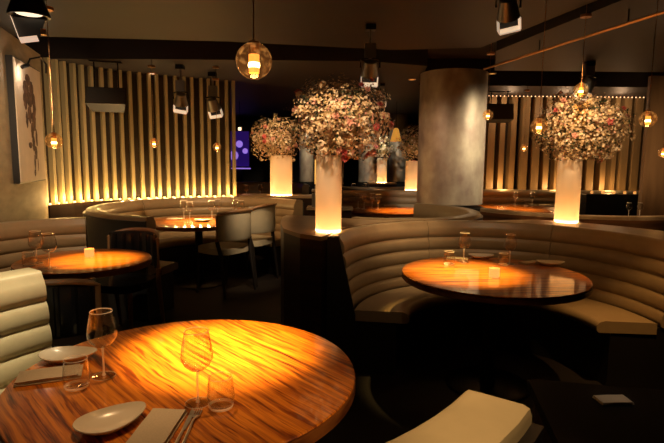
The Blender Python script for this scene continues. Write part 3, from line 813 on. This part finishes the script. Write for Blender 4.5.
# right table
wine.put(on(463.5, 262), 0, 'left wine glass on the right booth table', 'wine glass', scale=.95)
wine.put(on(509.5, 264), 0, 'right wine glass on the right booth table', 'wine glass', scale=.95)
tumbler.put(on(449, 265), 0, 'tumbler at the left edge of the right booth table', 'tumbler')
tumbler.put(on(503, 265.5), 0, 'tumbler beside the right wine glass on the right booth table', 'tumbler', scale=.9)
plate.put(on(481, 258), R(4), 'oval plate between the two wine glasses on the right booth table', 'plate')
napkin.put(on(457, 259.5), R(-20), 'white napkin at the back left of the right booth table', 'napkin', scale=.8)
napkin.put(on(530, 263.5), R(25), 'white napkin on the right side of the right booth table', 'napkin', scale=.8)
plate.put(on(550, 265), R(-6), 'oval plate at the right side of the right booth table', 'plate')
votive.put(on(494, 277), 0, 'lit votive candle in the middle of the right booth table', 'candle')
# left table
wine.put(on(37, 263.5), 0, 'leftmost wine glass on the left table', 'wine glass')
wine.put(on(50, 268), 0, 'taller-looking nearer wine glass on the left table', 'wine glass', scale=1.02)
tumbler.put(on(29, 266), 0, 'tumbler on the left rim of the left table', 'tumbler')
tumbler.put(on(43, 272), 0, 'tumbler at the near left edge of the left table', 'tumbler', scale=.9)
votive.put(on(89.5, 256.5), 0, 'lit votive candle on the left table', 'candle')
# slat-wall table
for (u, v, t) in ((184, 219, 'leftmost'), (190, 221, 'second from the left'), (212, 219, 'third from the left'), (218, 217, 'fourth from the left'), (236, 217, 'second from the right'), (241, 219, 'rightmost')):
    wine.put(on(u, v), 0, f'{t} wine glass on the slat-wall table with pale chairs', 'wine glass')
plate.put(on(203, 221.5), 0, 'plate between the wine glasses on the slat-wall table', 'plate')
napkin.put(on(175, 219.5), 0, 'napkin at the left of the slat-wall table', 'napkin')
napkin.put(on(226, 221), R(10), 'napkin near the pale chairs on the slat-wall table', 'napkin')
# far middle table
for (u, v, t) in ((358, 208, 'leftmost'), (364, 209, 'second'), (372, 208, 'third'), (378, 209.5, 'fourth')):
    wine.put(on(u, v), 0, f'{t} of the four wine glasses on the far middle table', 'wine glass')
napkin.put(on(390, 206), 0, 'napkin on the far middle table', 'napkin')
# far right table
wine.put(on(515, 205), 0, 'left wine glass on the far right table', 'wine glass')
wine.put(on(532, 205), 0, 'right wine glass on the far right table', 'wine glass')
tumbler.put(on(526, 206), 0, 'tumbler between wine glasses on the far right table', 'tumbler')
napkin.put(on(545, 205.5), 0, 'napkin beside the vase on the far right table', 'napkin')
# counter, bottom right
napkin.put(on(613, 401), R(4), 'white folded napkin on the dark counter bottom right', 'napkin', scale=.52)

# ================================================================== PENDANTS
def make_pendant():
    th = holder('pendant_light')
    MB().sphere((0, 0, 0), 0.052, 14).build('globe', M['amber_glass'], th)
    b = MB().sphere((0, 0, 0), 0.0495, 14); 
    MB().lathe([(0.0155, 0.018), (0.0165, 0.053), (0.008, 0.056)], 20).build('cap', M['copper'], th)
    MB().lathe([(0.0145, -0.034), (0.0155, -0.028), (0.0155, 0.0175), (0.012, 0.0178)], 20).build('bulb', M['bulb'], th)
    MB().sphere((0, 0, -0.012), 0.0175, 8, (1, 1, 1.0)).build('filament', M['core'], th)
    return th
pend = Repeat(make_pendant)
def pendant(u, v, y, label, power=2.0, zc=2.575, canopy=True):
    p = aty(u, v, y)
    o = pend.put(p, 0, label, 'pendant light', 'glass globe pendants')
    del o['group']
    MB().tube([(0, 0, 0.056), (0, 0, zc-p.z-0.02)], 0.0022, 6).build('cord', M['black_metal'] if y > 2 else M['copper'], o)
    MB().lathe([(0.04, zc-p.z-0.0205), (0.04, zc-p.z-0.002)], 20).build('canopy', M['copper'], o)
    if power: point((p.x, p.y, p.z-0.09), power, AMBER, 0.03)
    return o
pendant(254, 61, 1.50, 'largest glass globe pendant, over the nearest table', 2.2)
pendant(54, 141, 3.28, 'glass globe pendant at the left in front of the slats, beside the picture', 2.0)
pendant(154, 143, 5.6, 'small glass globe pendant in front of the slats, nearer the speaker', 1.5, 2.949)
pendant(217, 147, 6.3, 'small glass globe pendant at the right end of the gold slats', 1.5)
pendant(488, 115, 5.25, 'glass globe pendant touching the right side of the metal column', 1.5, 2.555)
pendant(539, 126, 3.30, 'glass globe pendant at the left of the right bouquet', 1.5, 2.555)
pendant(524, 148, 7.4, 'tiny lowest globe pendant before the right slats', 1, 2.95)
pendant(648, 119, 3.30, 'glass globe pendant at the right in front of the brown pier', 2, 2.555)
pendant(581, 90, 3.9, 'globe pendant just above the top of the right bouquet', 1, 2.555)
pendant(663, 153, 5.9, 'globe pendant cut by the right edge of the picture', 1, 2.555)

# ================================================================== CEILING SPOTLIGHTS
def spotlight(label, u, v, y, s, zc, tilt=(0, 0), rz=0):
    p = aty(u, v, y)     # centre of the lamp head
    o = empty('track_spotlight', p, label, 'spotlight', rz=rz)
    top = zc - p.z
    MB().box(-0.028*s, 0.028*s, -0.028*s, 0.028*s, top-0.03*s, top-0.001).build('mount', M['black_metal'], o, smooth=False)
    MB().tube([(0, 0, top-0.03*s), (0, 0, 0.12*s)], 0.008*s, 8).build('stem', M['grey_metal'], o)
    MB().box(-0.032*s, 0.032*s, -0.02*s, 0.02*s, 0.055*s, 0.135*s).build('transformer', M['grey_metal'], o, smooth=False)
    y_ = MB().tube([(-0.055*s, 0, 0), (-0.055*s, 0, 0.045*s), (0, 0, 0.06*s), (0.055*s, 0, 0.045*s), (0.055*s, 0, 0)], 0.006*s, 6)
    y_.build('yoke', M['black_metal'], o)
    xf = Matrix.Rotation(tilt[0], 4, 'X') @ Matrix.Rotation(tilt[1], 4, 'Y')
    head = MB().lathe([(0.022*s, 0.045*s), (0.036*s, 0.038*s), (0.048*s, -0.025*s), (0.052*s, -0.045*s), (0.047*s, -0.045*s), (0.040*s, -0.02*s), (0.01*s, -0.018*s)], 20, xf).build('lamp_head', M['grey_metal'], o)
    MB().lathe([(0.0395*s, -0.024*s), (0.038*s, -0.028*s), (0.005*s, -0.029*s)], 20, xf).build('lens', M['lens'], head)
    # square glare visor, the lamp light on its faces painted as emission
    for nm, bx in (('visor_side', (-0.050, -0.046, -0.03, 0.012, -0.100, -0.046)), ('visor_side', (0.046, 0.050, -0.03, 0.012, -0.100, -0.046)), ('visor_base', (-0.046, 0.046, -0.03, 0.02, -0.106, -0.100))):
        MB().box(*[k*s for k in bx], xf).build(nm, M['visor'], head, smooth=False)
    MB().box(-0.045*s, 0.045*s, 0.024*s, 0.029*s, -0.097*s, -0.047*s, xf).build('visor_back', M['black_metal'], head, smooth=False)
    return o
spotlight('black spotlight with pale lens before the slats, left of a similar one', 181, 99, 6.2, 1.6, 2.57, (R(30), R(10)))
spotlight('black spotlight before the slats, nearest the right end of them', 213, 104, 6.7, 1.7, 2.57, (R(30), R(-10)))
spotlight('tall spotlight hanging above the largest bouquet', 370, 68, 4.35, 1.45, 2.58, (R(35), R(0)))
spotlight('spotlight hanging above the right bouquet', 588, 84, 5.7, 1.6, 2.56, (R(25), R(20)))
spotlight('spotlight cut by the top edge right of centre', 508, 8, 2.5, 1.05, 2.56, (R(35), R(-15)))
spotlight('small far spotlight behind the largest bouquet, at its upper right', 382, 98, 7.5, 1.2, 2.57, (0, 0))
# big wall washer top left with barn-door visor
p = aty(29, 14, 2.35)
o = empty('wall_washer_spotlight', p, 'large spotlight with square visor in the top left corner', 'spotlight', rz=R(20))
o.scale = (.85, .85, 1)
MB().lathe([(0.055, 0.13), (0.06, 0.10), (0.085, 0.035), (0.10, 0.0), (0.10, -0.012), (0.088, -0.012), (0.07, 0.01), (0.02, 0.03)], 32).build('housing', M['black_metal'], o)
MB().tube([(0, 0, 0.13), (0, 0, 2.58-p.z-0.001)], 0.03, 16).build('stem', M['black_metal'], o)
MB().lathe([(0.068, 0.004), (0.06, 0.0), (0.01, -0.002)], 24).build('lens', M['lens'], o)
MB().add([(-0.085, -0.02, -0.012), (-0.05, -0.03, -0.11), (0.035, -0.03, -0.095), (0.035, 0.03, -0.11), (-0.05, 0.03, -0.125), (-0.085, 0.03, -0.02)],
         [(0, 1, 4, 5), (1, 2, 3, 4)]).build('visor', emit('washer_visor_painted_glow', (1, .8, .6), .55), o, smooth=False)  # washer light on the visor put in as emission
MB().add([(-0.082, 0.031, -0.012), (-0.048, 0.031, -0.118), (0.034, 0.031, -0.108), (0.07, 0.031, -0.012)], [(0, 1, 2, 3)]).build('visor_back', M['plinth'], o, smooth=False)
MB().box(0.05, 0.075, -0.01, 0.02, -0.085, -0.06).build('aiming_handle', M['copper'], o, smooth=False)
spot((p.x, p.y+.0, p.z-0.15), (-3.05, 5.05, 1.85), 170, (1.0, 0.76, 0.50), 34, .8)
# recessed and surface ceiling fittings
def downlight(label, u, v, z, col='gold_glow', r=0.05):
    q = at(u, v, z)
    o = empty('downlight', (q.x, q.y, z), label, 'downlight')
    MB().lathe([(r, -0.012), (r+0.004, -0.001), (r-0.012, -0.001), (r-0.012, -0.012)], 24, cap0=False, cap1=False).build('trim_ring', M['copper'], o)
    MB().lathe([(r-0.013, -0.008), (r-0.02, -0.006)], 20).build('lens', M[col], o)
downlight('small round ceiling downlight left of the top of the metal column', 412, 79, 2.57)
downlight('small ceiling downlight above the right side of the metal column', 492, 73, 2.56)
downlight('small ceiling downlight above the slatted wall, left', 152, 73, 2.57, 'lens')
downlight('small ceiling downlight above the right slats', 527, 99, 2.57, 'lens')

# copper pipe along the ceiling, right
a = at(484, 69, 2.46); c = at(664, 12, 2.46); c2 = c + (c-a)*0.4
o = empty('ceiling_pipe', a, 'long copper pipe running diagonally under the ceiling at the right', 'pipe')
MB().tube([(0, 0, 0), tuple(c2-a)], 0.011, 10).build('pipe', M['copper'], o)
for t in (0.04, 0.3, 0.62, 0.9):
    q = (c2-a)*t
    MB().tube([(q.x, q.y, 0.0), (q.x, q.y, 2.559-2.46)], 0.005, 6).build('hanger', M['black_metal'], o)
spot((3.0, 4.3, 2.1), (2.1, 4.2, 2.5), 4, (1, .6, .3), 120, 1)  # added unseen light that brightens the pipe from below

# ================================================================== SPEAKERS
def speaker(label, u, v, y, w, h, zc, rz, tilt):
    p = aty(u, v, y); o = empty('ceiling_speaker', p, label, 'loudspeaker', rz=rz)
    xf = Matrix.Rotation(tilt, 4, 'X')
    MB().prism([(-w/2, -0.08), (w/2, -0.08), (w/2*.8, .12), (-w/2*.8, .12)], -h/2, h/2, xf).build('cabinet', M['plinth'], o, smooth=False)
    MB().box(-w/2+.01, w/2-.01, -0.086, -0.081, -h/2+.01, h/2-.01, xf).build('grille', plain('speaker_grille', (.05, .04, .03), .5, noise=.5, nscale=300), o, smooth=False)
    top = zc-p.z
    for sx in (-1, 1): MB().tube([(sx*w*.3, 0.02, h*.45), (sx*w*.3, .02, top-0.012)], 0.008, 6).build('bracket_arm', M['black_metal'], o)
    MB().box(-w*.4, w*.4, -0.02, .06, top-0.012, top-0.001).build('bracket_plate', M['black_metal'], o, smooth=False)
speaker('black loudspeaker hung from the ceiling before the left slats', 107, 99, 6.0, 0.43, 0.21, 2.57, R(14), R(-24))
speaker('black loudspeaker hung from the ceiling right of the metal column', 499, 113, 8.2, 0.42, 0.25, 2.57, R(-8), R(-12))

# ================================================================== PICTURE
dirn = (B-A).normalized(); nr = Vector((dirn.y, -dirn.x, 0))   # towards the room
pa = A + dirn*0.08; ang = math.atan2(dirn.y, dirn.x)
o = empty('wall_picture', (pa.x, pa.y, 1.22), 'tall pale picture of a dark standing figure on the left concrete wall', 'picture', rz=ang)
Lp = 0.86; Hp = 1.14
fr_ = MB().box(0, Lp, -0.055, -0.002, 0, Hp).build('frame', M['plinth'], o, smooth=False)
MB().box(0.012, Lp-0.012, -0.062, -0.0555, 0.012, Hp-0.012).build('canvas', M['canvas'], fr_, smooth=False)
fig = MB()
def blob(cx, cz, rx, rz, k, seed):
    rr = random.Random(seed); n = 22
    vs = [(cx, -0.0635-0.0003*k, cz)] + [(cx+rx*math.cos(2*PI*i/n)*rr.uniform(.8, 1.12), -0.0635-0.0003*k, cz+rz*math.sin(2*PI*i/n)*rr.uniform(.88, 1.08)) for i in range(n)]
    fig.add(vs, [(0, 1+i, 1+(i+1) % n) for i in range(n)])
for k, bb in enumerate([(.40, .985, .085, .055), (.33, .90, .10, .07), (.50, .90, .07, .09), (.28, .78, .06, .09), (.42, .80, .10, .08), (.56, .76, .06, .12), (.40, .66, .07, .09), (.30, .60, .04, .08),
                     (.52, .60, .07, .10), (.45, .50, .05, .08), (.58, .44, .035, .09), (.47, .38, .05, .08), (.36, .36, .06, .03), (.53, .29, .05, .07), (.48, .19, .028, .08), (.58, .17, .015, .07), (.46, .09, .03, .035)]):
    blob(*bb, k*.5, k+3)
fig.build('printed_figure', M['print_dark'], fr_, smooth=False)
# picture lamp
q = aty(40, 66, 4.85)
o = empty('picture_lamp', q, 'thin black curved lamp arm above the picture', 'lamp')
MB().tube([tuple(aty(27, 66, 4.80)-q), tuple(aty(30, 59, 4.83)-q), tuple(aty(40, 57, 4.9)-q), tuple(aty(46, 64, 5.0)-q), tuple(aty(46, 73, 5.05)-q)], 0.008, 8).build('arm', M['black_metal'], o)
MB().tube([tuple(aty(22, 67, 4.72)-q), tuple(aty(28, 65, 4.82)-q)], 0.018, 10).build('lamp_head', M['black_metal'], o)
pq = aty(25, 68, 4.76)
point((pq.x+.04, pq.y, pq.z-.04), 1.6, (1, .8, .6), .02)

# ================================================================== FAR MIDDLE
# black cabinet with small bottles, right
o = empty('black_console', (4.42, 8.0, 0), 'black glossy console before the right slats with glasses in front', 'console')
MB().box(-0.44, 0.44, -0.1, 0.2, 0, 0.96).build('body', plain('black_gloss', (.02, .022, .026), .18), o, smooth=False)
MB().box(-0.46, 0.46, -0.12, 0.22, 0.9605, 0.975).build('top', M['plinth'], o, smooth=False)
for u, t in ((592, 'leftmost'), (603, 'second'), (614, 'middle'), (625, 'fourth'), (635, 'rightmost')):
    q = aty(u, 191, 8.05); votive.put((q.x, q.y, 0.9755), 0, f'{t} of five votive candles on the black console', 'candle', scale=.6)
for u, t in ((619, 'left'), (628, 'right')):
    q = at(u, 211, 0.955)
    r_ = Vector((q.x-3.05, q.y-6.62)); r_ = r_.normalized()*1.42
    wine.put((3.05+r_.x, 6.62+r_.y, 0.9205), 0, f'{t} wine glass standing before the black console on the right', 'wine glass', scale=.62)
# far columns
def far_column(x, y, r, label):
    o = empty('far_column', (x, y, 0), label, 'column')
    MB().lathe([(r, 0.95), (r, 2.569)], 40).build('cladding', M['column'], o)
    MB().lathe([(r+.02, 0), (r+.02, .949)], 32).build('plinth', M['plinth'], o)
far_column(-0.62, 12.0, 0.17, 'far slim grey column between two lit vases')
far_column(0.86, 12.2, 0.24, 'far thick grey column behind the far middle table')
far_column(1.62, 12.6, 0.22, 'far grey column close left of the metal column')
spot((-0.3, 10.8, 2.4), (-0.6, 12, 1.5), 90, (1, .85, .6), 50); spot((0.9, 10.6, 2.4), (.95, 12.2, 1.5), 110, (.95, .9, .7), 60)
# far banquettes with glasses
booth('dim far round banquette left, beyond the mid-left vase', -1.55, 10.3, 0.95, R(0), R(180), 0.5, M['leather_far'], M['panel'], channels=3)
booth('dim far round banquette in the middle background', 0.72, 10.6, 0.95, R(-175), R(-5), 0.5, M['leather_far'], M['panel'], channels=3)
round_table('dim far table at the left in the background under purple light', -1.65, 10.0, 0.55, M['wood_R'])
round_table('dim far table in the middle background', 0.45, 11.0, 0.5, M['wood_R'])
for i, (x, y, t) in enumerate(((-1.9, 9.8, 'leftmost'), (-1.65, 9.7, 'middle'), (-1.4, 9.8, 'rightmost'))):
    wine.put((x, y, T), 0, f'{t} wine glass on the dim far left table', 'wine glass')
for i, (x, y, t) in enumerate(((0.2, 10.8, 'leftmost'), (0.45, 10.7, 'middle'), (0.7, 10.8, 'rightmost'))):
    wine.put((x, y, T), 0, f'{t} wine glass on the dim far middle table', 'wine glass')
spot((-1.65, 9.9, 2.5), (-1.65, 10, .75), 90, WARM, 60, .9); spot((.4, 10.6, 2.5), (.4, 10.8, .75), 110, WARM, 60, .9)
vase('tiny far glowing vase in the middle background', 1.13, 11.6, 0.961, 0.11, 0.55, 5)
bouquet('tiny dim bouquet in the middle background', 1.10, 11.6, 1.72, 0.32, 0.3, 400, 51, 1.8, zneck=1.46, heads=0, roses=2)
o = empty('plinth_stand', (1.13, 11.6, 0), 'dark stand under the tiny far vase', 'stand')
MB().box(-.3, .3, -.2, .2, 0, .93).build('body', M['panel'], o, smooth=False)
MB().box(-.32, .32, -.22, .22, .9305, .96).build('top', M['ledge'], o, smooth=False)
# purple screen
o = empty('video_screen', (-2.9, 13.4, 1.25), 'purple glowing screen far back beside the slats', 'screen')
MB().box(-0.9, 0.72, 0, 0.06, 0, 0.95).build('housing', M['plinth'], o, smooth=False)
MB().box(-0.7, 0.5, 0.01, 0.3, -1.25, -0.001).build('stand', M['plinth'], o, smooth=False)
MB().box(-0.88, 0.70, -0.006, -0.001, 0.02, 0.93).build('display', M['purple'], o, smooth=False)
for (x, z, r) in ((.45, .6, .09), (.6, .42, .07), (.3, .3, .12)):
    MB().lathe([(r, -.002), (r, .002)], 24, Matrix.Translation((x, -.0105, z)) @ Matrix.Rotation(PI/2, 4, 'X')).build('light_patch', M['purple2'], o)
MB().box(-0.9, 0.74, -.05, 0, -.05, -.02).build('light_strip', M['purple2'], o, smooth=False)
# glowing strip + sconce + far lamp
o = empty('wall_sconce', aty(316, 172, 12.5), 'thin vertical orange light strip far back between vases', 'light')
MB().box(-.03, .03, -.01, .03, -.3, .3).build('strip', M['gold_glow'], o, smooth=False)
MB().box(-.05, .05, .031, .05, -.33, .33).build('back_plate', M['black_metal'], o, smooth=False)
o = empty('square_lamp', aty(240, 129, 10.0), 'tiny square bright lamp high at the end of the gold slats', 'lamp')
MB().box(-.045, .045, -.03, .03, -.045, .045).build('housing', M['black_metal'], o, smooth=False)
MB().box(-.03, .03, -.034, -.0305, -.03, .03).build('lens', M['lens'], o, smooth=False)
MB().tube([(0, 0, .045), (0, 0, 2.569-o.location.z)], .006, 6).build('rod', M['black_metal'], o)
o = empty('cone_pendant', aty(396, 135, 9.8), 'yellow-orange cone pendant shade between the far bouquets', 'pendant light')
MB().lathe([(0.03, .13), (.05, .10), (.11, -.12), (.105, -.12), (.045, .095)], 24, cap0=False, cap1=False).build('lamp_shade', emit('amber_shade', (1, .42, .06), .55), o)
MB().tube([(0, 0, .125), (0, 0, 2.569-o.location.z)], .005, 6).build('cord', M['black_metal'], o)
# dark cabinet by mid-left booth with two grey boxes
o = empty('waiter_station', (-0.08, 6.86, 0), 'dark waiter station between the mid-left booth and the lit vase', 'cabinet')
MB().box(-.24, .34, -.14, .16, 0, .80).build('body', M['panel'], o, smooth=False)
MB().box(-.26, .36, -.17, .18, .8005, .83).build('top', M['ledge'], o, smooth=False)
for x, t in ((-.14, 'left'), (.02, 'right')):
    ob = MB().box(-.055, .055, -.04, .04, 0, .18).build('metal_canister', M['grey_metal'], loc=(-0.08+x, 6.84, .8305), smooth=False)
    tag(ob, f'{t} small grey metal box on the dark waiter station', 'box')
